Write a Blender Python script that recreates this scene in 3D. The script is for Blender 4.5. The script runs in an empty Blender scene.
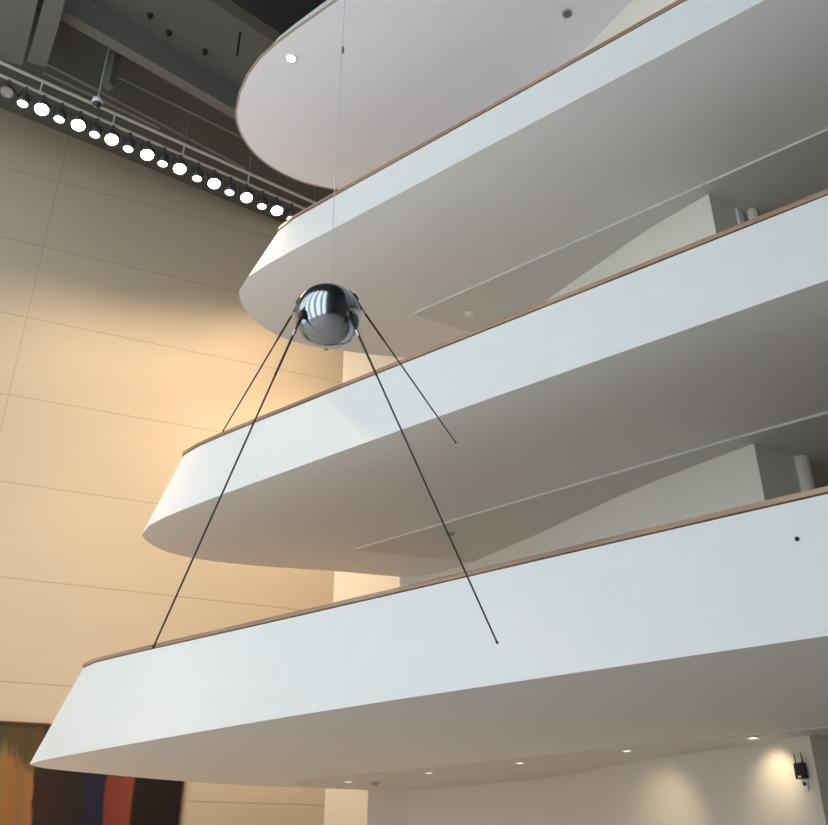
import bpy, math, random
from mathutils import Vector, Matrix
random.seed(4)
S = bpy.context.scene
COL = S.collection
ZC = 1.6                                   # eye height above the lobby floor
FOC, PITCH = 900.0, math.radians(27.3)

# ------------------------------------------------------------------ helpers
def ray(px, py):
    u = (px-414)/FOC; v = (412.5-py)/FOC
    return Vector((u, math.cos(PITCH)-math.sin(PITCH)*v, math.sin(PITCH)+math.cos(PITCH)*v))
def at(px, py, z):                         # point of the place at world height z seen along a direction
    r = ray(px, py); k = (z-ZC)/r.z
    return Vector((r.x*k, r.y*k, z))
def on_line(px, py, p, q):                 # point on the vertical plane through plan points p, q
    n = Vector((-(q[1]-p[1]), q[0]-p[0]))
    r = ray(px, py); k = (n.x*p[0]+n.y*p[1])/(n.x*r.x+n.y*r.y)
    return Vector((r.x*k, r.y*k, ZC+r.z*k))
AZ = math.radians(-52.3)
D = Vector((math.sin(AZ), math.cos(AZ)))   # along the balcony fronts
N = Vector((math.cos(AZ), -math.sin(AZ)))  # away from the eye
def ad(a, d): v = D*a + N*d; return (v.x, v.y)
WAZ = math.radians(66.4)
W = Vector((math.sin(WAZ), math.cos(WAZ))) # along the tan wall
WN = Vector((-W.y, W.x))                   # into the tan wall
WALL_D = 27.8

def catmull(pts, n):
    """resample a control polyline: smooth curve, n points evenly by length"""
    P = [Vector(p) for p in pts]
    P = [P[0]*2-P[1]] + P + [P[-1]*2-P[-2]]
    out = []
    for i in range(1, len(P)-2):
        p0, p1, p2, p3 = P[i-1:i+3]
        t0 = 0; t1 = t0+max((p1-p0).length, 1e-6)**.5; t2 = t1+max((p2-p1).length, 1e-6)**.5; t3 = t2+max((p3-p2).length, 1e-6)**.5
        for k in range(24):
            t = t1+(t2-t1)*k/24
            a1 = p0*((t1-t)/(t1-t0))+p1*((t-t0)/(t1-t0)); a2 = p1*((t2-t)/(t2-t1))+p2*((t-t1)/(t2-t1)); a3 = p2*((t3-t)/(t3-t2))+p3*((t-t2)/(t3-t2))
            b1 = a1*((t2-t)/(t2-t0))+a2*((t-t0)/(t2-t0)); b2 = a2*((t3-t)/(t3-t1))+a3*((t-t1)/(t3-t1))
            out.append(b1*((t2-t)/(t2-t1))+b2*((t-t1)/(t2-t1)))
    out.append(P[-2])
    L = [0]
    for a, b in zip(out, out[1:]): L.append(L[-1]+(b-a).length)
    res = []; j = 0
    for k in range(n):
        s = L[-1]*k/(n-1)
        while j < len(L)-2 and L[j+1] < s: j += 1
        f = (s-L[j])/max(L[j+1]-L[j], 1e-9)
        res.append(out[j].lerp(out[j+1], min(max(f, 0), 1)))
    return res

ORG = {}                                   # world origin of every object that parents others
class MB:
    def __init__(s): s.v = []; s.f = []; s.sm = []
    def add(s, vs, fs, smooth=False):
        o = len(s.v); s.v += [Vector(v) for v in vs]
        for f in fs: s.f.append([i+o for i in f]); s.sm.append(smooth)
        return s
    def box(s, c, size, rot=None):
        c = Vector(c); hx, hy, hz = [k/2 for k in size]
        vs = []
        for x in (-hx, hx):
            for y in (-hy, hy):
                for z in (-hz, hz):
                    v = Vector((x, y, z)); vs.append(c+(rot @ v if rot else v))
        return s.add(vs, [(0,1,3,2),(4,6,7,5),(0,4,5,1),(2,3,7,6),(0,2,6,4),(1,5,7,3)])
    def prism(s, poly, z0, z1):            # plan polygon between two heights
        n = len(poly)
        s.add([(p[0], p[1], z0) for p in poly]+[(p[0], p[1], z1) for p in poly],
              [list(range(n))[::-1], list(range(n, 2*n))]+[(i, (i+1) % n, n+(i+1) % n, n+i) for i in range(n)])
        return s
    def tube(s, p, q, r, r2=None, n=12, caps=True):
        p, q = Vector(p), Vector(q); r2 = r if r2 is None else r2
        d = (q-p).normalized(); x = d.orthogonal().normalized(); y = d.cross(x)
        vs = []
        for c, rr in ((p, r), (q, r2)):
            for k in range(n):
                t = 2*math.pi*k/n; vs.append(c+(x*math.cos(t)+y*math.sin(t))*rr)
        s.add(vs, [(k, (k+1) % n, n+(k+1) % n, n+k) for k in range(n)], True)
        if caps:
            s.add(vs[:n], [list(range(n))[::-1]]); s.add(vs[n:], [list(range(n))])
        return s
    def lathe(s, c, axis, prof, n=32, smooth=True):   # prof: (radius, distance along axis)
        c = Vector(c); d = Vector(axis).normalized(); x = d.orthogonal().normalized(); y = d.cross(x)
        vs = []; m = len(prof)
        for r, h in prof:
            for k in range(n):
                t = 2*math.pi*k/n; vs.append(c+d*h+(x*math.cos(t)+y*math.sin(t))*max(r, 1e-5))
        return s.add(vs, [(i*n+k, i*n+(k+1) % n, (i+1)*n+(k+1) % n, (i+1)*n+k) for i in range(m-1) for k in range(n)], smooth)
    def strip(s, A, B, smooth=True):       # quads between two polylines of equal length
        n = len(A)
        return s.add(list(A)+list(B), [(i, i+1, n+i+1, n+i) for i in range(n-1)], smooth)
    def build(s, name, mat, parent=None, origin=None):
        o = Vector(origin) if origin is not None else (ORG[parent.as_pointer()] if parent else Vector())
        me = bpy.data.meshes.new(name)
        me.from_pydata([v-o for v in s.v], [], s.f); me.polygons.foreach_set('use_smooth', s.sm)
        me.materials.append(mat); me.update()
        import bmesh
        b = bmesh.new(); b.from_mesh(me); bmesh.ops.recalc_face_normals(b, faces=b.faces); b.to_mesh(me); b.free()
        ob = bpy.data.objects.new(name, me); COL.objects.link(ob)
        if parent: ob.parent = parent; ob.location = (0, 0, 0)
        else: ob.location = o
        ORG[ob.as_pointer()] = o
        return ob
def tag(o, label, cat, group=None):
    o['label'] = label; o['category'] = cat
    if group: o['group'] = group
    return o
def thing(name, loc, label, cat, group=None):
    e = bpy.data.objects.new(name, None); e.location = loc; e.empty_display_size = .2; COL.objects.link(e)
    ORG[e.as_pointer()] = Vector(loc)
    return tag(e, label, cat, group)
def struct(o): o['kind'] = 'structure'; return o
def dup(o, loc, label):
    def cp(a, par):
        c = a.copy(); COL.objects.link(c)
        if par: c.parent = par
        for ch in list(a.children): cp(ch, c)
        return c
    c = cp(o, None); c.location = loc; c['label'] = label
    return c

# ------------------------------------------------------------------ materials
def mat(name, col, rough=.6, metal=0.0, noise=0.0, scale=3.0, bump=0.0, spec=.5, coat=0.0):
    m = bpy.data.materials.new(name); m.use_nodes = True
    nt = m.node_tree; b = nt.nodes['Principled BSDF']
    b.inputs['Base Color'].default_value = (*col, 1); b.inputs['Roughness'].default_value = rough
    b.inputs['Metallic'].default_value = metal; b.inputs['Specular IOR Level'].default_value = spec
    b.inputs['Coat Weight'].default_value = coat
    if noise or bump:
        tc = nt.nodes.new('ShaderNodeTexCoord'); nz = nt.nodes.new('ShaderNodeTexNoise')
        nz.inputs['Scale'].default_value = scale; nz.inputs['Detail'].default_value = 6
        nt.links.new(tc.outputs['Object'], nz.inputs['Vector'])
        if noise:
            mx = nt.nodes.new('ShaderNodeMix'); mx.data_type = 'RGBA'
            mx.inputs[6].default_value = (*[c*(1-noise) for c in col], 1); mx.inputs[7].default_value = (*[min(1, c*(1+noise)) for c in col], 1)
            nt.links.new(nz.outputs['Fac'], mx.inputs[0]); nt.links.new(mx.outputs[2], b.inputs['Base Color'])
        if bump:
            bp = nt.nodes.new('ShaderNodeBump'); bp.inputs['Strength'].default_value = bump; bp.inputs['Distance'].default_value = .02
            nt.links.new(nz.outputs['Fac'], bp.inputs['Height']); nt.links.new(bp.outputs['Normal'], b.inputs['Normal'])
    return m
def emit(name, col, strength):
    m = bpy.data.materials.new(name); m.use_nodes = True; nt = m.node_tree
    nt.nodes.remove(nt.nodes['Principled BSDF'])
    e = nt.nodes.new('ShaderNodeEmission'); e.inputs[0].default_value = (*col, 1); e.inputs[1].default_value = strength
    nt.links.new(e.outputs[0], nt.nodes['Material Output'].inputs[0])
    return m
plaster = mat('white_plaster', (.80, .80, .79), .55, noise=.035, scale=2.2, bump=.06)
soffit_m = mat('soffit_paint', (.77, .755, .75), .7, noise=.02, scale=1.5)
soffit4_m = mat('topmost_soffit_lit_tint', (.85, .84, .90), .7, noise=.02, scale=1.5)  # soffit paint lightened and tinted lavender: cool window light put into the colour
inner_m = mat('inner_wall_paint', (.75, .71, .63), .7, noise=.02, scale=1.2)
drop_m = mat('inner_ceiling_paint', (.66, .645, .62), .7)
deck_m = mat('deck_carpet', (.5, .42, .34), .9, noise=.1, scale=30)
ceil_m = mat('dark_ceiling_paint', (.058, .058, .054), .85, noise=.12, scale=.6)
ceil2_m = mat('grey_bulkhead_paint', (.10, .105, .098), .85, noise=.06, scale=.8)
beam_m = mat('grey_beam_paint', (.14, .14, .13), .8, noise=.06, scale=1)
duct_m = mat('duct_metal', (.12, .13, .125), .6, .0, noise=.06, scale=1)
pipe_m = mat('grey_pipe_paint', (.5, .49, .47), .5)
mpipe_m = mat('mid_grey_paint', (.24, .235, .225), .6)
dpipe_m = mat('dark_pipe_paint', (.16, .155, .15), .6)
can_m = mat('lamp_housing', (.055, .058, .065), .45)
black_m = mat('black_plastic', (.012, .012, .014), .4)
slot_m = mat('slot_black', (.01, .01, .01), .9)
whitep_m = mat('white_plastic', (.75, .75, .74), .4)
greyp_m = mat('grey_plastic', (.36, .35, .34), .5)
floor_m = mat('lobby_floor', (.74, .69, .63), .14, noise=.08, scale=1.5)
stone_m = mat('window_pier_stone', (.30, .30, .31), .6, noise=.08, scale=1)
steel_m = mat('polished_steel', (.36, .38, .415), .17, 1.0, noise=.06, scale=7)
seam_m = mat('seam_steel', (.22, .22, .23), .25, 1.0)
rod_m = mat('dark_rod_metal', (.045, .042, .042), .35, .8)
sleeve_m = mat('bright_sleeve_metal', (.5, .5, .5), .25, 1.0)
wire_m = mat('wire_grey', (.55, .54, .54), .4, .5)

def wood():
    m = mat('rail_wood', (.30, .17, .10), .38)
    nt = m.node_tree; b = nt.nodes['Principled BSDF']
    tc = nt.nodes.new('ShaderNodeTexCoord'); mp = nt.nodes.new('ShaderNodeMapping')
    mp.inputs['Rotation'].default_value = (0, 0, -math.atan2(D.y, D.x)); mp.inputs['Scale'].default_value = (.5, 14, 14)
    mp.vector_type = 'TEXTURE'; mp.inputs['Scale'].default_value = (2, .07, .07); mp.inputs['Rotation'].default_value = (0, 0, math.atan2(D.y, D.x))
    nz = nt.nodes.new('ShaderNodeTexNoise'); nz.inputs['Scale'].default_value = 1; nz.inputs['Detail'].default_value = 4
    cr = nt.nodes.new('ShaderNodeValToRGB')
    cr.color_ramp.elements[0].color = (.23, .135, .085, 1); cr.color_ramp.elements[0].position = .3
    cr.color_ramp.elements[1].color = (.44, .28, .18, 1); cr.color_ramp.elements[1].position = .7
    nt.links.new(tc.outputs['Object'], mp.inputs[0]); nt.links.new(mp.outputs[0], nz.inputs['Vector'])
    nt.links.new(nz.outputs['Fac'], cr.inputs[0]); nt.links.new(cr.outputs[0], b.inputs['Base Color'])
    return m
rail_m = wood()

def panel_wall():                          # tan panelled wall: thin dark joints, faint grain
    m = mat('tan_wall_panels', (.56, .46, .34), .55)
    nt = m.node_tree; b = nt.nodes['Principled BSDF']; L = nt.links
    tc = nt.nodes.new('ShaderNodeTexCoord'); sx = nt.nodes.new('ShaderNodeSeparateXYZ'); L.new(tc.outputs['Object'], sx.inputs[0])
    def mth(op, a, bb):
        n = nt.nodes.new('ShaderNodeMath'); n.operation = op
        for i, k in enumerate((a, bb)):
            if k is None: continue
            if isinstance(k, (int, float)): n.inputs[i].default_value = k
            else: L.new(k, n.inputs[i])
        return n.outputs[0]
    def joint(c, off, per, w):
        d = mth('PINGPONG', mth('SUBTRACT', c, off), per/2)
        return mth('LESS_THAN', d, w)
    jz = joint(sx.outputs['Z'], 1.9+ZC, 2.885, .022); jx = joint(sx.outputs['X'], -1.71, 11.6, .016)
    j = mth('MAXIMUM', jz, jx)
    nz = nt.nodes.new('ShaderNodeTexNoise'); mp = nt.nodes.new('ShaderNodeMapping'); mp.inputs['Scale'].default_value = (.35, 1, 2.2)
    nz.inputs['Scale'].default_value = .8; nz.inputs['Detail'].default_value = 5
    L.new(tc.outputs['Object'], mp.inputs[0]); L.new(mp.outputs[0], nz.inputs['Vector'])
    m1 = nt.nodes.new('ShaderNodeMix'); m1.data_type = 'RGBA'; m1.inputs[6].default_value = (.545, .445, .33, 1); m1.inputs[7].default_value = (.59, .485, .36, 1)
    L.new(nz.outputs['Fac'], m1.inputs[0])
    m2 = nt.nodes.new('ShaderNodeMix'); m2.data_type = 'RGBA'; m2.inputs[7].default_value = (.43, .35, .25, 1)
    L.new(m1.outputs[2], m2.inputs[6]); L.new(j, m2.inputs[0]); L.new(m2.outputs[2], b.inputs['Base Color'])
    return m
tan_m = panel_wall()

# ------------------------------------------------------------------ room shell
YK = 29.2                                   # the pale end wall
K = Vector((-2.66, YK))                     # corner of tan wall and pale wall
TOP = 28.0
def wall_box(name, p, q, z0, z1, thick, m, local=False):
    """upright wall from plan p to q, its inner face on the line, thickness to the left of p->q"""
    p, q = Vector(p), Vector(q); d = (q-p).normalized(); nn = Vector((-d.y, d.x))*thick
    b = MB().prism([p, q, q+nn, p+nn], z0, z1)
    return struct(b.build(name, m))
# tan wall in its own frame so the joints follow it
A0 = W.dot(K)
tw = MB().box(((A0-50)/2, .2, TOP/2), (A0+50, .4, TOP)).build('wall_left', tan_m)
o = WN*WN.dot(K); tw.location = (o.x, o.y, 0); tw.rotation_euler = (0, 0, math.atan2(W.y, W.x)); struct(tw)
WD = -5.0
KD = WN.dot(K)
AL = (KD-WD*WN.dot(N))/WN.dot(D)
R1 = Vector(((24-N.y*YK)/N.x, YK))
wall_box('wall_end', K, R1, 0, TOP, .4, mat('pale_wall_paint', (.74, .66, .55), .6, noise=.02, scale=1))
wall_box('wall_rear', R1, ad(-14, 24), 0, TOP, .4, inner_m)
wall_box('wall_right', ad(-14, 24), ad(-14, WD), 0, TOP, .4, mat('dark_end_wall', (.13, .13, .14), .7))
struct(MB().prism([ad(-14.4, WD-.4), ad(-14.4, 24.4), (R1.x, R1.y+.4), (K.x, K.y+.4), ad(AL+.6, WD-.4)], -.3, 0).build('floor', floor_m))
# window wall behind the eye: tall translucent panes between stone piers
piers = MB(); k = 0
SP, WW, Z0, Z1 = 3.8, 2.5, .5, 24.0
piers.prism([ad(-14, WD), ad(-3.5, WD), ad(-3.5, WD-.4), ad(-14, WD-.4)], 0, TOP)
a = -3.5; pane_m = emit('daylit_translucent_glass', (.83, .935, 1.0), 2.85)
frame_m = mat('window_frame_metal', (.1, .1, .11), .5, .5)
wins = []
while a < AL:
    piers.prism([ad(a, WD), ad(min(a+SP-WW, AL), WD), ad(min(a+SP-WW, AL), WD-.4), ad(a, WD-.4)], 0, TOP)
    if a+SP <= AL: wins.append((a+SP-WW, a+SP))
    else: piers.prism([ad(a, WD), ad(AL, WD), ad(AL, WD-.4), ad(a, WD-.4)], 0, TOP)
    a += SP
for (w0, w1) in wins:
    piers.prism([ad(w0, WD), ad(w1, WD), ad(w1, WD-.4), ad(w0, WD-.4)], 0, Z0)
    piers.prism([ad(w0, WD), ad(w1, WD), ad(w1, WD-.4), ad(w0, WD-.4)], Z1, TOP)
struct(piers.build('wall_window', stone_m))
for i, (w0, w1) in enumerate(wins):
    P = Vector((*ad((w0+w1)/2, WD-.2), Z0))
    w = MB().prism([ad(w0+.05, WD-.18), ad(w1-.05, WD-.18), ad(w1-.05, WD-.22), ad(w0+.05, WD-.22)], Z0+.05, Z1-.05).build('window_%d' % (i+1), pane_m, origin=P)
    struct(w)
    fr = MB()
    for zz in [Z0+.03+(Z1-Z0-.06)*q/5 for q in range(6)]:
        fr.prism([ad(w0, WD-.12), ad(w1, WD-.12), ad(w1, WD-.26), ad(w0, WD-.26)], zz-.03, zz+.03)
    fr.build('window_frame', frame_m, w)

# ceilings: a stepped dark ceiling, stopping short of the tan wall (light cove)
def clip(poly, n, c):                       # keep n.p <= c
    out = []
    for i in range(len(poly)):
        p, q = poly[i], poly[(i+1) % len(poly)]; dp, dq = n.dot(p)-c, n.dot(q)-c
        if dp <= 0: out.append(p)
        if (dp < 0) != (dq < 0): out.append(p.lerp(q, dp/(dp-dq)))
    return out
def in_room(poly):
    poly = [Vector((p[0], p[1])) for p in poly]
    for n, c in ((WN, WN.dot(K)-.01), (Vector((0, 1)), YK-.01), (N, 23.99), (-D, 13.99), (-N, -WD-.01)):
        poly = clip(poly, n, c)
    return poly
def band(name, e0, e1, z0, z1, m):          # slab between two plan lines (each two points)
    def ext(e):
        p, q = Vector(e[0][:2]), Vector(e[1][:2]); d = (q-p).normalized(); return p-d*60, p+d*60
    a0, a1 = ext(e0); b0, b1 = ext(e1)
    return struct(MB().prism(in_room([a0, a1, b1, b0]), z0, z1).build(name, m))
def shift(e, v): return [Vector(p[:2])+v for p in e]
zA, zB, zC_, zD = 24.1, 23.45, 24.4, 27.0
cove = [at(0, 107, zA), at(290, 226, zA)]
bf = [at(65, 22.5, zB), at(200, 99.5, zB)]       # far and near edge of the beam
_d = (Vector(bf[1][:2])-Vector(bf[0][:2])).normalized()
bn = [Vector(q[:2])+Vector((_d.y, -_d.x))*.36 for q in bf]
_q = at(240, 19.5, zC_)
be = [Vector(_q[:2]), Vector(_q[:2])+_d]     # near edge of the bulkhead
band('ceiling', cove, bf, zA, zA+.4, ceil_m)
band('ceiling_beam', bf, bn, zB, TOP-.5, beam_m)
band('ceiling_bulkhead', bn, be, zC_, zC_+.3, ceil2_m)
be2 = shift(be, Vector((.25, -.3)))
band('ceiling_beam', be, be2, zC_-.01, zD+.5, ceil_m)
far = [ad(-14, WD-1), ad(-13, WD-1)]
band('ceiling', be2, [Vector(be2[0])+Vector((60*.6, -60*.8)), Vector(be2[1])+Vector((60*.6, -60*.8))], zD, zD+.4, ceil_m)
up = Vector((-.6, .8))
band('ceiling', shift(cove, up*-1.2), shift(cove, up*8), TOP-.4, TOP, ceil_m)   # lid over the cove
band('ceiling_beam', cove, shift(cove, up*-.25), zA+.4, TOP-.4, ceil_m)
T3 = (Vector(bn[1][:2])-Vector(bn[0][:2])).normalized()
for kk in range(1, 5):                       # further cross beams of the high ceiling
    e = shift(be2, Vector((T3.y, -T3.x))*(5.2*kk))
    band('ceiling_beam', e, shift(e, Vector((T3.y, -T3.x))*.7), zD-1.0, zD+.02, ceil_m)

# ------------------------------------------------------------------ balconies
def smooth_pair(B, ib, T, it, nf=48, nb=64):
    fb = catmull(B[:ib+1], nf)[:-1]+catmull(B[ib:], nb)
    ft = catmull(T[:it+1], nf)[:-1]+catmull(T[it:], nb)
    # run one smooth curve through all the control points, sampled per section
    return fb, ft
def section_curve(P, i, nf, nb):
    full = catmull(P, 700)
    c = Vector(P[i]); k = min(range(len(full)), key=lambda q: (full[q]-c).length)
    def res(seg, n):
        L = [0]
        for a, b in zip(seg, seg[1:]): L.append(L[-1]+(b-a).length)
        out = []; j = 0
        for q in range(n):
            s = L[-1]*q/(n-1)
            while j < len(L)-2 and L[j+1] < s: j += 1
            out.append(seg[j].lerp(seg[j+1], min(1, (s-L[j])/max(L[j+1]-L[j], 1e-9))))
        return out
    return res(full[:k+1], nf)[:-1]+res(full[k:], nb)
def offset(poly, w):                        # to the right of travel = inside
    out = []
    for i, p in enumerate(poly):
        a, b = poly[max(i-1, 0)], poly[min(i+1, len(poly)-1)]
        d = (b-a).normalized(); out.append(p+Vector((-d.y, d.x))*w)
    return out
def to3(P, z): return [Vector((*ad(p.x, p.y), z)) for p in P]
PAR, RAIL, SLAB = 1.9, .092, .8
LEV = {
 1: dict(z=2.24+ZC,
   B=[(-14, 10.0), (-4, 10.02), (2.3, 10.1), (9.9, 10.42), (15, 10.95), (18.0, 11.33), (19.1, 11.50), (19.9, 11.72), (20.4, 12.4), (20.5, 14.2), (20.42, 16.3), (19.95, 18.4), (19.0, 20.2), (18.29, 21.48)], ib=7,
   T=[(-14, 10.8), (-4, 10.83), (2.0, 10.88), (10.6, 11.10), (16.3, 11.2), (17.4, 11.26), (17.95, 11.42), (18.3, 12.1), (18.5, 13.4), (18.5, 15.2), (18.2, 17.2), (17.6, 19), (16.5, 21)], it=6,
   back=[(18.5, 22.6), (15, 23.3), (-14, 23.3)],
   line=[(18.1, 18.25), (17.73, 18.09), (13.28, 17.62), (10.63, 17.3), (5, 16.75), (-14, 16.5)], lback=[(-14, 22.9), (13, 22.9), (16.6, 22.8), (18.05, 21.4), (18.7, 20.0), (18.9, 19.3)],
   wall=[(18.29, 21.48), (17.0, 22.3), (15.3, 22.62), (13.5, 22.1), (11.4, 20.95), (9.17, 19.5), (6.72, 18.45), (4.7, 17.47)], ret=[(4.3, 18.4), (3.4, 20.5)], left=[(18.7, 22.3)],
   drop=.02, name='lowest', words='lowest white balcony with downlights beneath and a wooden handrail, in front of the painting'),
 2: dict(z=6.66+ZC,
   B=[(-14, 10.5), (-4, 10.5), (2, 10.52), (7, 10.56), (11, 10.63), (14.03, 10.73), (15.07, 10.82), (15.75, 10.96), (16.15, 11.17), (16.5, 11.64), (16.68, 12.4), (16.45, 13.2), (15.85, 14.2), (14.6, 15.75), (13.65, 17.08)], ib=8,
   T=[(-14, 11.25), (-4, 11.25), (2, 11.28), (10, 11.3), (14.0, 11.33), (14.97, 11.38), (15.45, 11.47), (15.72, 11.75), (15.72, 12.5), (15, 13.9), (13.7, 15.5), (12.9, 16.6)], it=6,
   back=[(14.0, 18.4), (10, 22), (-14, 22)],
   line=[(13.11, 14.72), (9, 14.5), (4.37, 14.27), (-14, 13.9)], lback=[(-14, 20), (9, 20), (11.3, 17.6), (11.5, 17.05), (12.48, 15.62)],
   wall=[(13.65, 17.08), (12.8, 17.35), (11.91, 17.25), (11.10, 16.96), (9.5, 16.42), (7.92, 15.82), (6.5, 15.3), (4.96, 14.87), (3.93, 14.63)], ret=[(3.58, 15.56), (3.5, 15.75), (3.9, 18.0)], left=[(13.95, 18.2)],
   name='second', words='white balcony second from the bottom, crossing behind the lower antennas'),
 3: dict(z=11.08+ZC,
   B=[(-14, 9.9), (-4, 9.9), (2, 9.92), (8, 9.93), (11.22, 9.95), (11.83, 9.98), (12.2, 10.04), (12.63, 10.25), (13.06, 10.85), (13.26, 11.75), (13.05, 12.65), (12.45, 13.5), (11.5, 14.64), (10.4, 15.7)], ib=7,
   T=[(-14, 10.7), (-4, 10.72), (2, 10.75), (8, 10.77), (11.4, 10.78), (12.0, 10.80), (12.25, 10.88), (12.42, 11.15), (12.45, 11.7), (12.2, 12.5), (11.6, 13.3), (10.7, 14.4), (9.8, 15.3)], it=6,
   back=[(10.6, 16.6), (8, 21), (-14, 21)],
   line=[(10.19, 13.17), (7, 13.12), (3.57, 13.06), (-14, 12.8)], lback=[(-14, 19), (7, 19), (9.9, 15.8), (9.6, 14.6), (9.9, 13.9)],
   wall=[(10.4, 15.7), (9.6, 15.4), (8.8, 15.05), (7.65, 14.52), (6.08, 14.0), (4.8, 13.6), (3.54, 13.34)], ret=[(3.28, 14.16), (3.24, 14.3), (3.6, 16.6)], left=[(10.6, 16.4)],
   name='third', words='white balcony third from the bottom, just above the hanging metal sphere'),
 4: dict(z=15.5+ZC,
   B=[(-14, 8.6), (-4, 8.6), (2, 8.62), (8.67, 8.64), (10.2, 8.64), (10.82, 8.69), (11.62, 8.93), (12.43, 9.42), (12.9, 10.03), (13.13, 10.9), (12.94, 11.95), (12.42, 12.79), (11.5, 13.8), (10.4, 14.6)], ib=7,
   T=[(-14, 9.45), (-4, 9.5), (2, 9.53), (8, 9.55), (10.6, 9.56), (11.4, 9.6), (11.95, 9.72), (12.4, 10.0), (12.7, 10.5), (12.82, 11.1), (12.65, 12.0), (12.1, 12.7), (11.2, 13.6), (10.2, 14.3)], it=7,
   back=[(10.6, 15.6), (8, 20), (-14, 20)],
   line=None, lback=None,
   wall=[(10.4, 14.6), (8.6, 14.0), (7, 13.38), (5.5, 12.82), (4.89, 12.6), (4, 12.26), (3, 11.95), (2, 11.7)], ret=[(1.7, 12.6), (1.4, 15)], left=[(10.6, 15.4)],
   name='topmost', words='topmost white balcony with a broad pale underside, seen from below'),
}
bead_m = mat('tan_edge_strip', (.42, .33, .27), .6)
BAL = {}
for i, L in LEV.items():
    z = L['z']
    fb = section_curve(L['B'], L['ib'], 48, 70); ft = section_curve(L['T'], L['it'], 48, 70)
    root = thing('balcony', (*ad(12, 14), z), L['words'], 'balcony')
    BAL[i] = root
    p = MB(); zt = z+PAR-RAIL
    rows = 6
    for r in range(rows):                   # sloping front
        f0, f1 = r/rows, (r+1)/rows
        A = [a.lerp(b, f0) for a, b in zip(to3(fb, z), to3(ft, zt))]; B_ = [a.lerp(b, f1) for a, b in zip(to3(fb, z), to3(ft, zt))]
        p.v += []; p.strip(A, B_)
    inn = offset(ft, .2)
    p.strip(to3(ft, zt), to3(inn, zt)); p.strip(to3(inn, zt), to3(inn, z+SLAB))
    p.add([to3(fb, z)[0], to3(ft, zt)[0], to3(inn, zt)[0], to3(inn, z+SLAB)[0]], [(0, 1, 2, 3)])
    import bmesh
    ob = p.build('parapet', plaster, root)
    b = bmesh.new(); b.from_mesh(ob.data); bmesh.ops.remove_doubles(b, verts=b.verts, dist=.0005)
    for e in b.edges:
        if len(e.link_faces) == 2 and e.calc_face_angle(0) > math.radians(30): e.smooth = False
    b.to_mesh(ob.data); b.free()
    # soffit slab
    poly = [Vector(q) for q in fb]+[Vector(q) for q in L['back']]
    sb = MB(); P3 = to3(poly, z); sb.add(P3, [list(range(len(P3)))])
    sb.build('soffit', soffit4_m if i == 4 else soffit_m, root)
    if i == 4:
        MB().strip(to3(fb, z-.0004), to3(offset(fb, .05), z-.0004)).strip(to3(fb, z-.0004), to3(fb, z+.02)).build('edge_bead', bead_m, root)['label'] = 'thin tan edge strip'
    poly = inn+[Vector(q) for q in L['back']]
    sb = MB(); P3 = to3(poly, z+SLAB); sb.add(P3, [list(range(len(P3)))])
    sb.build('deck', deck_m, root)
    # handrail: wood cap
    o1, i1 = offset(ft, -.02 if i < 4 else .17), offset(ft, .26 if i < 4 else .4)
    h = MB(); z0, z1 = zt+.02, z+PAR
    h.strip(to3(o1, z0), to3(o1, z1)); h.strip(to3(o1, z1), to3(i1, z1)); h.strip(to3(i1, z1), to3(i1, z0)); h.strip(to3(i1, z0), to3(o1, z0))
    o2, i2 = offset(ft, .03 if i < 4 else .18), offset(ft, .17 if i < 4 else .2)
    h.strip(to3(o2, zt), to3(o2, z0)); h.strip(to3(i2, zt), to3(i2, z0))
    h.add([to3(o1, z0)[-1], to3(o1, z1)[-1], to3(i1, z1)[-1], to3(i1, z0)[-1]], [(0, 1, 2, 3)])
    ob = h.build('handrail', rail_m, root); ob['label'] = 'brown wooden handrail'
    # dropped inner ceiling
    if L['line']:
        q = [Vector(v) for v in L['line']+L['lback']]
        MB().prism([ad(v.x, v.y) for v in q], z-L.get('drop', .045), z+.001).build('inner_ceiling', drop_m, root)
    # inner wall below this balcony
    zb = LEV[i-1]['z']+SLAB if i > 1 else 0
    c = catmull(L['wall'], 60)
    pts = [Vector(v) for v in L['left']]+c+[Vector(v) for v in L['ret']]
    back = [q+Vector((0, .3)) for q in c[1:-1]]
    wl = MB()
    P0, P1 = to3(c, zb), to3(c, z-.001)
    wl.strip(P0, P1)
    r = [c[-1]]+[Vector(v) for v in L['ret']]; wl.strip(to3(r, zb), to3(r, z-.001), False)
    l = [Vector(v) for v in L['left']]+[c[0]]; wl.strip(to3(l, zb), to3(l, z-.001), False)
    bk = [Vector(L['left'][0]), Vector(L['ret'][-1])]; wl.strip(to3(bk, zb), to3(bk, z-.001), False)
    struct(wl.build('wall_inner', inner_m))
# small dark stud on the lowest front
st = at(797, 539, 5.3)
n1 = Vector((-N.x, -N.y, .38)).normalized()
zz = 2.24+ZC
P = Vector((*ad(2.0, 10.1), zz)); Q = Vector((*ad(2.0, 10.88), zz+PAR-RAIL))
nrm = (Q-P).cross(Vector((D.x, D.y, 0))).normalized(); nrm = nrm if nrm.dot(Vector((N.x, N.y, 0))) < 0 else -nrm
rr = ray(797, 539); k = nrm.dot(P-Vector((0, 0, ZC)))/nrm.dot(rr); hit = Vector((0, 0, ZC))+rr*k
MB().lathe(hit-nrm*.03, nrm, [(0, .05), (.022, .05), (.026, .03), (.026, 0)], 12).build('stud', black_m, BAL[1])['label'] = 'small dark stud'

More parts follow.
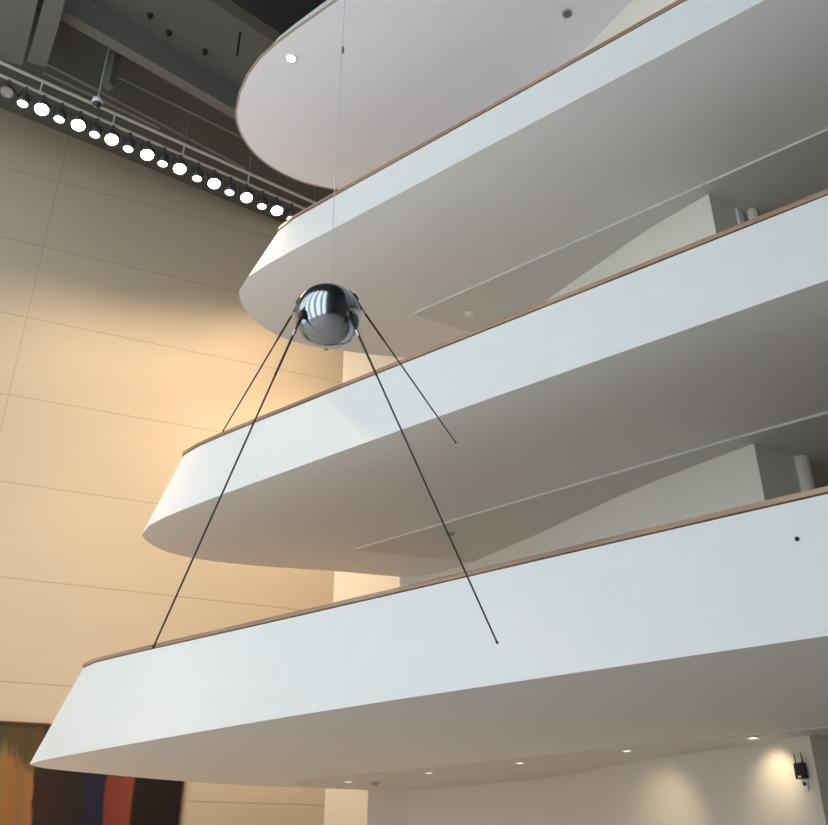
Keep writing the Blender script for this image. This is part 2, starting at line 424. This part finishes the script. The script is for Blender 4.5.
# columns in the dark corridors
for lv, (px0, px1, py), zb, zt in ((2, (795, 812, 475), LEV[1]['z']+SLAB, LEV[2]['z']-.046), (3, (746, 760, 216), LEV[2]['z']+SLAB, LEV[3]['z']-.046)):
    c0 = Vector(ad(*((3.3, 15.75) if lv == 2 else (3.1, 14.3))))
    base = on_line((px0+px1)/2, py, c0, c0+D)
    struct(MB().tube((base.x, base.y, zb), (base.x, base.y, zt), .15 if lv == 2 else .10, n=24).build('trim_%d' % (lv-1), inner_m))
# white notice on the return wall of the third level
a0, a1 = Vector(ad(3.54, 13.34)), Vector(ad(3.28, 14.16))
h = on_line(738, 216, a0, a1); d = (a1-a0).normalized(); nn = Vector((d.y, -d.x)); nn = nn if nn.dot(-Vector((h.x, h.y))) > 0 else -nn
no = MB().prism([Vector((h.x, h.y))+d*s+nn*t for s, t in ((-.07, .005), (.07, .005), (.07, .06), (-.07, .06))], h.z-.25, h.z+.14)
tag(no.build('wall_unit', whitep_m, origin=(h.x, h.y, h.z-.2)), 'small white unit on the dark wall end above the second balcony handrail', 'wall unit')

# ------------------------------------------------------------------ soffit fittings
def disc(name, P, r, label, cat, m_ring, m_lens, depth=.03, group=None):
    t = thing(name, P, label, cat, group)
    MB().lathe(P, (0, 0, -1), [(r*.72, .004), (r*.78, depth*.9), (r*.95, depth), (r, depth*.5), (r, -.0005)], 28).build('trim_ring', m_ring, t)
    MB().lathe(P, (0, 0, -1), [(0, depth*.35), (r*.76, depth*.3)], 28).build('lens', m_lens, t)
    return t
lens_warm = emit('downlight_glow', (1, .86, .66), 9)
z1 = LEV[1]['z']-.02
order = ['leftmost small downlight under the lowest balcony, near the pale strip of wall', 'second downlight from the left under the lowest balcony', 'middle one of the five downlights under the lowest balcony',
         'second downlight from the right under the lowest balcony', 'rightmost downlight under the lowest balcony, near the black wall box']
P = [at(x, y, z1) for x, y in ((349, 781), (429, 772), (520, 762), (627, 750), (753, 737))]
d0 = disc('downlight', P[0], .12, order[0], 'downlight', whitep_m, lens_warm, group='downlights under the lowest balcony')
for p, w in zip(P[1:], order[1:]): dup(d0, p, w)
for i, p in enumerate(P):
    l = bpy.data.lights.new('downlight_beam', 'SPOT'); l.energy = (110, 110, 110, 55, 44)[i]; l.color = (1, .80, .52); l.spot_size = math.radians(125 if i < 3 else 84); l.spot_blend = 1.0; l.shadow_soft_size = .06
    lo = bpy.data.objects.new('downlight_beam', l); lo.location = p+Vector((0, 0, -.08)); COL.objects.link(lo)
    if i > 2:                                # gimbals turned a little towards the wall beside them
        q = (ad(9.17, 19.5), ad(6.72, 18.45)) if i == 3 else (ad(6.72, 18.45), ad(4.7, 17.47))
        t = on_line(*((668, 836) if i == 3 else (779, 786)), *q)
        lo.rotation_euler = (t-lo.location).to_track_quat('-Z', 'Y').to_euler()
disc('downlight', at(291, 58, LEV[4]['z']), .13, 'bright recessed downlight in the topmost pale underside', 'downlight', whitep_m, emit('bright_downlight', (1, .95, .88), 9))
def detector(px, py, z, label, r=.11, m=greyp_m):
    P = at(px, py, z); t = thing('smoke_detector', P, label, 'smoke detector')
    MB().lathe(P, (0, 0, -1), [(r, -.0005), (r, .025), (r*.9, .035), (r*.62, .04)], 24).build('base', m, t)
    MB().lathe(P, (0, 0, -1), [(r*.62, .038), (r*.6, .065), (r*.4, .08), (0, .082)], 24).build('sensor_head', m, t)
detector(470, 314, LEV[3]['z']-.045, 'round smoke detector under the balcony above the sphere', .12, whitep_m)
detector(450, 533, LEV[2]['z']-.045, 'round smoke detector beneath the second balcony, next to an antenna', .1)
detector(375, 782, z1, 'round grey smoke detector between downlights under the lowest balcony', .13)
t = thing('ceiling_speaker', at(567, 13, LEV[4]['z']), 'round grey ceiling speaker in the topmost pale underside', 'ceiling speaker')
P = at(567, 13, LEV[4]['z'])
MB().lathe(P, (0, 0, -1), [(.10, -.0005), (.10, .03), (.08, .035)], 28).build('rim', greyp_m, t)
MB().lathe(P, (0, 0, -1), [(0, .034), (.08, .032)], 28).build('grille', dpipe_m, t)

# black box with two rods and the plate below it, on the lowest inner wall
wA, wB = Vector(ad(6.72, 18.45)), Vector(ad(4.7, 17.47))
e = (wB-wA).normalized(); fn = Vector((e.y, -e.x)); fn = fn if fn.dot(-wA) > 0 else -fn
rotw = Matrix(((e.x, fn.x, 0), (e.y, fn.y, 0), (0, 0, 1)))
off = Vector((fn.x, fn.y, 0))
h = on_line(804.5, 771, wA, wB)
t = thing('wall_receiver', h, 'black wall box with two short upright rods beside the wall corner', 'wireless receiver')
MB().box(h+off*.09, (.19, .10, .26), rotw).box(h+off*.02, (.10, .06, .16), rotw).build('body', black_m, t)
for s in (-.075, .075):
    q = h+off*.09+Vector((e.x*s, e.y*s, .1)); MB().tube(q, q+Vector((-.01, 0, .19)), .014, .01, n=8).build('antenna', black_m, t)
q = h+off*.142+Vector((e.x*.0, e.y*.0, -.10))
MB().box(q, (.07, .012, .035), rotw).build('front_light', whitep_m, t)['label'] = 'small pale front light'
h2 = on_line(806, 784, wA, wB)
t = thing('socket_plate', h2, 'small white wall plate with a dark hole under the black wall box', 'wall plate')
MB().box(h2+off*.018, (.11, .03, .2), rotw).build('plate', whitep_m, t)
MB().lathe(h2+off*.03, off, [(.03, 0), (.03, .012), (0, .013)], 16).build('socket_hole', slot_m, t)

# ------------------------------------------------------------------ abstract painting on the tan wall
def paint():
    m = mat('abstract_oil_paint', (.3, .1, .05), .7, bump=.3, scale=8, spec=.15)
    nt = m.node_tree; b = nt.nodes['Principled BSDF']; L = nt.links
    tc = nt.nodes.new('ShaderNodeTexCoord'); sx = nt.nodes.new('ShaderNodeSeparateXYZ')
    nz = nt.nodes.new('ShaderNodeTexNoise'); nz.inputs['Scale'].default_value = .55; nz.inputs['Detail'].default_value = 2.5
    L.new(tc.outputs['Object'], nz.inputs['Vector']); L.new(tc.outputs['Object'], sx.inputs[0])
    n2 = nt.nodes.new('ShaderNodeMath'); n2.operation = 'MULTIPLY_ADD'; n2.inputs[1].default_value = 1.3; n2.inputs[2].default_value = -.65
    L.new(nz.outputs['Fac'], n2.inputs[0])
    mk = nt.nodes.new('ShaderNodeMapRange'); mk.inputs[1].default_value = 3.6; mk.inputs[2].default_value = 1.4; mk.inputs[3].default_value = .12; mk.inputs[4].default_value = 1
    L.new(sx.outputs['X'], mk.inputs[0])
    n3 = nt.nodes.new('ShaderNodeMath'); n3.operation = 'MULTIPLY'; L.new(n2.outputs[0], n3.inputs[0]); L.new(mk.outputs[0], n3.inputs[1])
    ad_ = nt.nodes.new('ShaderNodeMath'); ad_.operation = 'ADD'; L.new(sx.outputs['X'], ad_.inputs[0]); L.new(n3.outputs[0], ad_.inputs[1])
    dv = nt.nodes.new('ShaderNodeMapRange'); dv.inputs[1].default_value = -6; dv.inputs[2].default_value = 5.2
    L.new(ad_.outputs[0], dv.inputs[0])
    cr = nt.nodes.new('ShaderNodeValToRGB'); cr.color_ramp.interpolation = 'LINEAR'
    def pos(x): return (x+6)/11.2
    st = [(-6, (.10, .03, .015)), (-3, (.03, .03, .05)), (-1.2, (.30, .08, .03)), (-.2, (.10, .11, .05)), (.12, (.22, .15, .05)), (.45, (.30, .12, .04)), (.8, (.22, .12, .045)), (1.15, (.33, .13, .045)), (1.22, (.035, .018, .013)), (2.25, (.022, .014, .013)), (2.4, (.016, .017, .035)), (2.85, (.014, .015, .03)), (2.9, (.17, .035, .022)), (3.62, (.22, .05, .03)), (3.68, (.018, .011, .01)), (5.2, (.014, .009, .009))]
    els = cr.color_ramp.elements
    els[0].position = 0; els[0].color = (*st[0][1], 1); els[1].position = 1; els[1].color = (*st[-1][1], 1)
    for x, c in st[1:-1]:
        q = els.new(pos(x)); q.color = (*c, 1)
    L.new(dv.outputs[0], cr.inputs[0])
    # broad brush marks: darker olive passages towards the top
    w = nt.nodes.new('ShaderNodeTexNoise'); w.inputs['Scale'].default_value = 1.3; w.inputs['Detail'].default_value = 4; w.inputs['Distortion'].default_value = 1.2
    mp = nt.nodes.new('ShaderNodeMapping'); mp.inputs['Scale'].default_value = (1, 1, .45); L.new(tc.outputs['Object'], mp.inputs[0]); L.new(mp.outputs[0], w.inputs['Vector'])
    zz = nt.nodes.new('ShaderNodeMapRange'); zz.inputs[1].default_value = 3.4; zz.inputs[2].default_value = 5.4; zz.inputs[3].default_value = -.28; zz.inputs[4].default_value = .28
    L.new(sx.outputs['Z'], zz.inputs[0])
    sm = nt.nodes.new('ShaderNodeMath'); sm.operation = 'ADD'; L.new(w.outputs['Fac'], sm.inputs[0]); L.new(zz.outputs[0], sm.inputs[1])
    st2 = nt.nodes.new('ShaderNodeMapRange'); st2.inputs[1].default_value = .5; st2.inputs[2].default_value = .62; st2.inputs[4].default_value = .8; L.new(sm.outputs[0], st2.inputs[0])
    mx = nt.nodes.new('ShaderNodeMix'); mx.data_type = 'RGBA'; mx.inputs[7].default_value = (.045, .042, .022, 1)
    L.new(st2.outputs[0], mx.inputs[0]); L.new(cr.outputs[0], mx.inputs[6]); L.new(mx.outputs[2], b.inputs['Base Color'])
    return m
pt = thing('painting', (o.x, o.y, 0), 'large abstract painting in orange, navy, red and black on the tan wall', 'painting')
pt.rotation_euler = tw.rotation_euler
ORG[pt.as_pointer()] = Vector((0, 0, 0))
PX0, PX1, PZ0, PZ1 = -7.0, 5.02, 1.0, 3.74+ZC
MB().box(((PX0+PX1)/2, -.05, (PZ0+PZ1)/2), (PX1-PX0-.08, .08, PZ1-PZ0-.08)).build('canvas', paint(), pt)
fr = MB()
for c, s in ((((PX0+PX1)/2, -.06, PZ1-.02), (PX1-PX0, .12, .05)), (((PX0+PX1)/2, -.06, PZ0+.02), (PX1-PX0, .12, .05)), ((PX0+.02, -.06, (PZ0+PZ1)/2), (.05, .12, PZ1-PZ0)), ((PX1-.02, -.06, (PZ0+PZ1)/2), (.05, .12, PZ1-PZ0))):
    fr.box(c, s)
fr.build('frame', mat('dark_red_frame', (.10, .03, .02), .5), pt)

# ------------------------------------------------------------------ hanging metal sphere with four rod antennas
Cn = Vector((0, 0, ZC))+ray(328, 316)*7.9
R = .29
right = Vector((1, 0, 0)); upv = Vector((0, -math.sin(PITCH), math.cos(PITCH))); fwd = Vector((0, math.cos(PITCH), math.sin(PITCH)))
view = (Cn-Vector((0, 0, ZC))).normalized()
vx = view.cross(Vector((0, 0, 1))).normalized(); vu = vx.cross(view)    # sphere's own right/up as seen from the lobby
axis = (-vu*.955+view*.30).normalized()
sat = thing('satellite_model', Cn, 'polished metal sphere with four long dark rod antennas, hanging from a thin wire', 'satellite model')
sp = MB(); prof = [(R*math.sin(math.pi*k/48), -R*math.cos(math.pi*k/48)) for k in range(49)]
sp.lathe(Cn, axis, prof, 72).build('shell', steel_m, sat)
sa = math.radians(50)
sp = MB(); rs = R*math.sin(sa); hs = R*math.cos(sa)
prof = [(rs*1.0+.0045*math.cos(t), hs+.0045*math.sin(t)) for t in [2*math.pi*k/8 for k in range(9)]]
sp.lathe(Cn, axis, prof, 72).build('seam_ring', seam_m, sat)
MB().lathe(Cn-vu*R*.985+view*.0, -vu, [(.018, -.01), (.018, .012), (0, .018)], 12).build('bottom_nub', seam_m, sat)
def ray_sphere(px, py, rad):
    r = ray(px, py).normalized(); oc = Vector((0, 0, ZC))-Cn; b = r.dot(oc); c = oc.dot(oc)-rad*rad; s = -b-math.sqrt(max(b*b-c, 0))
    return Vector((0, 0, ZC))+r*s
def far_sphere(px, py, rad):
    r = ray(px, py).normalized(); oc = -Cn+Vector((0, 0, ZC)); b = r.dot(oc); c = oc.dot(oc)-rad*rad
    return Vector((0, 0, ZC))+r*(-b+math.sqrt(max(b*b-c, 0)))
def tip_for(base, px, py, L, farther):
    r = ray(px, py).normalized(); oc = Vector((0, 0, ZC))-base; b = r.dot(oc); c = oc.dot(oc)-L*L; q = max(b*b-c, 0)
    return Vector((0, 0, ZC))+r*(-b+(1 if farther else -1)*math.sqrt(q))
fl = ray_sphere(303.2, 312.5, R*1.02); frr = ray_sphere(348.5, 313, R*1.02)
eye = Vector((0, 0, ZC))
bl = far_sphere(301, 300, R*1.01); br = far_sphere(353, 296.5, R*1.01)
SPECS = ((fl, (153, 648), 2.9, False, True), (frr, (497.5, 643.5), 2.9, False, True), (bl, (223, 431), 2.4, True, False), (br, (456, 443), 2.4, True, False))
for base, tp, L, fa, front in SPECS:
    tip = tip_for(base, *tp, L, fa); d = (tip-base).normalized()
    a = MB().tube(base+d*.02, base+d*.62, .0108, .0098).tube(base+d*.62, tip, .0078, .007).lathe(tip, d, [(.010, -.02), (.010, .0), (0, .006)], 10).build('antenna', rod_m, sat)
    ORG[a.as_pointer()] = Cn
    nrm = (base-Cn).normalized()
    m = MB()
    m.lathe(base-d*.075, d, [(0, 0), (.012, .004), (.015, .03), (.016, .06), (.032, .065), (.033, .125), (.019, .132), (.015, .19), (.0125, .21)], 20)
    m.tube(base-nrm*.035, base+d*.03, .022, .02)
    m.build('mount', black_m, a)
    MB().lathe(base+d*.17, d, [(.012, 0), (.0145, .01), (.0145, .05), (.012, .06)], 16).build('collar', sleeve_m, a)
# wire
zt = zD
top = Cn+vu*0+Vector((0, 0, R*.98)); wt = Vector((Cn.x+.02, Cn.y, zt))
tw_ = thing('suspension_wire', wt, 'thin grey wire rising from the metal sphere to the roof', 'wire')
MB().tube(top, wt, .0038, n=6).build('strand', wire_m, tw_)
jp = (at(341, 50, 10)-eye); kk = math.hypot(Cn.x, Cn.y)/math.hypot(jp.x, jp.y); zj = ZC+jp.z*kk
MB().lathe((Cn.x+.01, Cn.y, zj), (0, 0, 1), [(.004, -.05), (.014, -.04), (.014, .04), (.004, .05)], 10).build('clamp', dpipe_m, tw_)
MB().lathe(top, (0, 0, 1), [(.022, -.012), (.018, .02), (.006, .04)], 12).build('eye_bolt', seam_m, tw_)

# ------------------------------------------------------------------ lighting track under the ceiling
zP = 20.6+ZC
lp0, lp1 = at(-60, 48.6, zP), at(330, 220, zP)
def along_px(px, p0, p1):                   # point of a straight rail whose picture column is px
    lo, hi = -.2, 1.2
    for _ in range(60):
        m = (lo+hi)/2; q = p0.lerp(p1, m)-eye; x = 414+FOC*q.x/q.dot(fwd)
        if x < px: lo = m
        else: hi = m
    return p0.lerp(p1, (lo+hi)/2)
up0, up1 = lp0+Vector((.0, .0, .46)), lp1+Vector((0, 0, .46))
tr = thing('lighting_track', lp0.lerp(lp1, .5), 'pale grey twin-pipe lighting rail hanging under the dark ceiling', 'lighting rail')
MB().tube(lp0, lp1, .045).build('rail_pipe', pipe_m, tr); MB().tube(up0, up1, .05).build('rail_pipe', pipe_m, tr)
for px in (-20, 40, 113, 183, 248, 314):
    q = along_px(px, lp0, lp1)
    MB().tube(q, q+Vector((0, 0, .46)), .03).build('strut', pipe_m, tr)
    if px > 45: MB().tube(q+Vector((0, 0, .46)), (q.x, q.y, zA), .018).build('hanger_rod', dpipe_m, tr)
lens_b = emit('lamp_glow', (1, .86, .72), 28); lens_d = emit('lamp_glow_soft', (1, .93, .86), 5); lens_o = mat('unlit_lens', (.35, .35, .36), .15, .6)
TD = (lp1-lp0).normalized(); TN = Vector((-TD.y, TD.x, 0))      # towards the wall
def lamp(kind):
    r, ln, lens = dict(b=(.215, .42, lens_b), d=(.165, .44, lens_d), o=(.20, .40, lens_o))[kind]
    t = thing('track_spotlight', (0, 0, 0), '', 'spotlight', 'spotlights on the ceiling rail')
    tilt = {'b': Vector((-TN.x*.35, -TN.y*.35, -1)), 'd': Vector((-TN.x*.12, -TN.y*.12, -1)), 'o': Vector((-TN.x*.5, -TN.y*.5, -1))}[kind].normalized()
    c = Vector((0, 0, -.40))
    MB().lathe(c-tilt*.1, tilt, [(0, -.02), (r*.72, 0), (r*.78, .06), (r, .14), (r, ln), (r*.93, ln), (r*.9, ln-.05)], 24).build('housing', can_m, t)
    MB().lathe(c-tilt*.1, tilt, [(0, ln-.03), (r*.55, ln-.034), (r*.91, ln-.05)], 24).build('lens', lens, t)
    y = MB(); y.tube((0, 0, -.1), (0, 0, -.28), .02)
    for s in (-1, 1): y.tube((0, 0, -.26), Vector(TD)*s*(r+.03)+Vector((0, 0, -.28)), .014).tube(Vector(TD)*s*(r+.03)+Vector((0, 0, -.28)), Vector(TD)*s*(r+.02)+c+tilt*.1, .014)
    y.build('yoke', can_m, t)
    MB().tube((0, 0, -.047), (0, 0, -.12), .05, .04).build('clamp', can_m, t)
    return t, c+tilt*(ln-.06)
seq = [(10, 'o'), (27, 'd'), (45, 'b'), (63, 'd'), (81, 'b'), (98, 'd'), (114, 'b'), (131, 'd'), (149, 'b'), (165, 'd'), (181, 'b'), (199, 'd'), (215, 'o2'), (231, 'd'), (247, 'b'), (263, 'd'), (277, 'b'), (292, 'd')]
nth = ['first', 'second', 'third', 'fourth', 'fifth', 'sixth', 'seventh', 'eighth', 'ninth', 'tenth', 'eleventh', 'twelfth', 'thirteenth', 'fourteenth', 'fifteenth', 'sixteenth', 'seventeenth', 'eighteenth']
proto = {}
SPOTS = []
for i, (px, k) in enumerate(seq):
    kk = {'o2': 'b'}.get(k, k)
    look = {'o': 'unlit dark spotlight', 'd': 'small softly glowing spotlight', 'b': 'big blazing warm spotlight'}[kk]
    if k == 'o2': look = 'round white-glowing spotlight'
    lab = '%s, %s from the left on the ceiling rail' % (look, nth[i])
    if i == 0: lab = 'unlit dark spotlight at the left end of the ceiling rail'
    if i == 17: lab = 'softly glowing spotlight at the right end of the rail, just above the balcony edge'
    q = along_px(px, lp0, lp1)
    if kk not in proto:
        t, tipo = lamp(kk); proto[kk] = (t, tipo); t.location = q; t['label'] = lab
    else:
        t = dup(proto[kk][0], q, lab); tipo = proto[kk][1]
    if kk != 'o': SPOTS.append((q+tipo, kk, px))
nb = 0
for p, k, px in SPOTS:                           # the light they throw down the tan wall: floods and narrow beams
    if k == 'b':
        nb += 1
        en, cone, aim = ((1050, 136, 3.4), (900, 74, 2.2))[nb % 2]
    else: en, cone, aim = 1250, 44, 4.0
    sw = Vector((0, 0, 0))
    if px > 195:                             # the right-hand lamps swing towards the far corner
        sw = TD*(4+(px-195)*.07); cone = max(cone, 62); en *= 1.25
    l = bpy.data.lights.new('track_beam', 'SPOT'); l.energy = en; l.color = (1, .745, .47); l.spot_size = math.radians(cone); l.spot_blend = 1.0; l.shadow_soft_size = .12
    TIP = {27: (-8.9, 22.8, 4.3, 14, 9500), 63: (-5.6, 18.5, 9.0, 15, 2300), 98: (-3.5, 15.8, 13.6, 15, 1900)}   # three narrow beams on the balcony noses
    if px in TIP: l.spot_size = math.radians(TIP[px][3]); l.energy = TIP[px][4]; l.shadow_soft_size = .05
    lo = bpy.data.objects.new('track_beam', l); lo.location = p+Vector((0, 0, -.12)); COL.objects.link(lo)
    tgt = Vector((p.x, p.y, p.z-20))+TN*aim+sw
    if px in TIP: tgt = Vector(TIP[px][:3])
    lo.rotation_euler = (tgt-lo.location).to_track_quat('-Z', 'Y').to_euler()

# ------------------------------------------------------------------ ceiling services over the rail
def pipe(name, a, b, r, label, m=dpipe_m, cat='pipe'):
    o_ = MB().tube(a, b, r, n=10).build(name, m, origin=Vector(a)); return tag(o_, label, cat)
zq = 22.4+ZC-.6
pipe('ceiling_pipe', at(48, 64, zq), at(245, 168, zq), .05, 'long dark pipe under the ceiling, upper one above the lighting rail')
pipe('ceiling_pipe', at(44, 72, zq-.1), at(160, 128, zq-.1), .06, 'dark pipe running just above the lighting rail, lower left')
pipe('ceiling_pipe', at(116, 76, zq+.2), at(300, 166, zq+.2), .035, 'thin dark pipe between the ceiling hanger and the topmost balcony')
q0 = at(97, 104, 21.6); q1 = Vector((q0.x, q0.y, zA))
t = thing('camera_hanger', q1, 'slim drop pole with a round pale camera above the lighting rail', 'camera')
MB().tube(q1, q0+Vector((0, 0, .2)), .04).build('pole', mpipe_m, t)
MB().lathe(q0+Vector((0, 0, .2)), (0, 0, -1), [(.04, 0), (.14, .03), (.16, .12), (.14, .2)], 20).build('housing', whitep_m, t)
MB().lathe(q0+Vector((0, 0, .0)), (0, 0, -1), [(.14, 0), (.10, .08), (0, .12)], 20).build('dome', black_m, t)
# duct drop
q0 = at(111, 72, 23.2); tag(MB().box((q0.x, q0.y, (22.6+zA)/2), (.26, .26, zA-22.6), Matrix.Rotation(-.3, 3, 'Z')).build('cable_duct', duct_m, origin=(q0.x, q0.y, zA)), 'square grey drop duct beside the camera pole under the ceiling', 'duct')
def duct(poly, zb, h, label):
    """a flat duct running level towards the wall, its underside outline given"""
    P = [at(x, y, zb) for x, y in poly]
    return tag(MB().prism([p.xy for p in P], zb, zb+h).build('air_duct', duct_m, origin=P[0]), label, 'duct')
duct([(-14, -20), (41, -20), (38, 0), (30, 34), (22, 66), (4, 61), (-14, 57)], 22.9, .3, 'broad grey air duct at the upper left edge of the ceiling')
duct([(48, -20), (69, -20), (64.5, 2), (58.5, 26), (46, 67), (27, 62), (36, 30), (44, 0)], 22.9, .3, 'narrow curved grey air duct, right of the broad one')
for (x, y), lab in zip(((205, 51), (150, 15), (169, 32)), ('small dark sprinkler on the grey ceiling, nearest the topmost balcony', 'small dark sprinkler on the grey ceiling, farthest left', 'middle one of three small dark sprinklers on the grey ceiling')):
    P = at(x, y, zC_)
    tag(MB().lathe(P, (0, 0, -1), [(.10, -.0005), (.09, .03), (.04, .05), (.03, .12), (.07, .125), (0, .13)], 12).build('sprinkler', slot_m, origin=P), lab, 'sprinkler', 'sprinklers on the grey ceiling')
P = at(240, 33, zC_); tag(MB().tube(P, P+Vector((0, 0, -1.0)), .035, n=8).build('hanger_rod', slot_m, origin=P), 'thin dark rod hanging from the grey ceiling beside the topmost balcony', 'rod')

# ------------------------------------------------------------------ world, camera, colour
w = bpy.data.worlds.new('World'); S.world = w; w.use_nodes = True
w.node_tree.nodes['Background'].inputs[0].default_value = (.6, .7, .8, 1); w.node_tree.nodes['Background'].inputs[1].default_value = .3
cam = bpy.data.cameras.new('camera'); cam.sensor_fit = 'HORIZONTAL'; cam.sensor_width = 36; cam.lens = 36*FOC/828; cam.clip_end = 300
co = bpy.data.objects.new('camera', cam); co.location = (0, 0, ZC); co.rotation_euler = (math.radians(90)+PITCH, 0, 0); COL.objects.link(co); S.camera = co
S.view_settings.view_transform = 'Standard'; S.view_settings.look = 'None'; S.view_settings.gamma = 1; S.view_settings.exposure = .13
S.cycles.use_denoising = True; S.cycles.max_bounces = 10; S.cycles.diffuse_bounces = 6
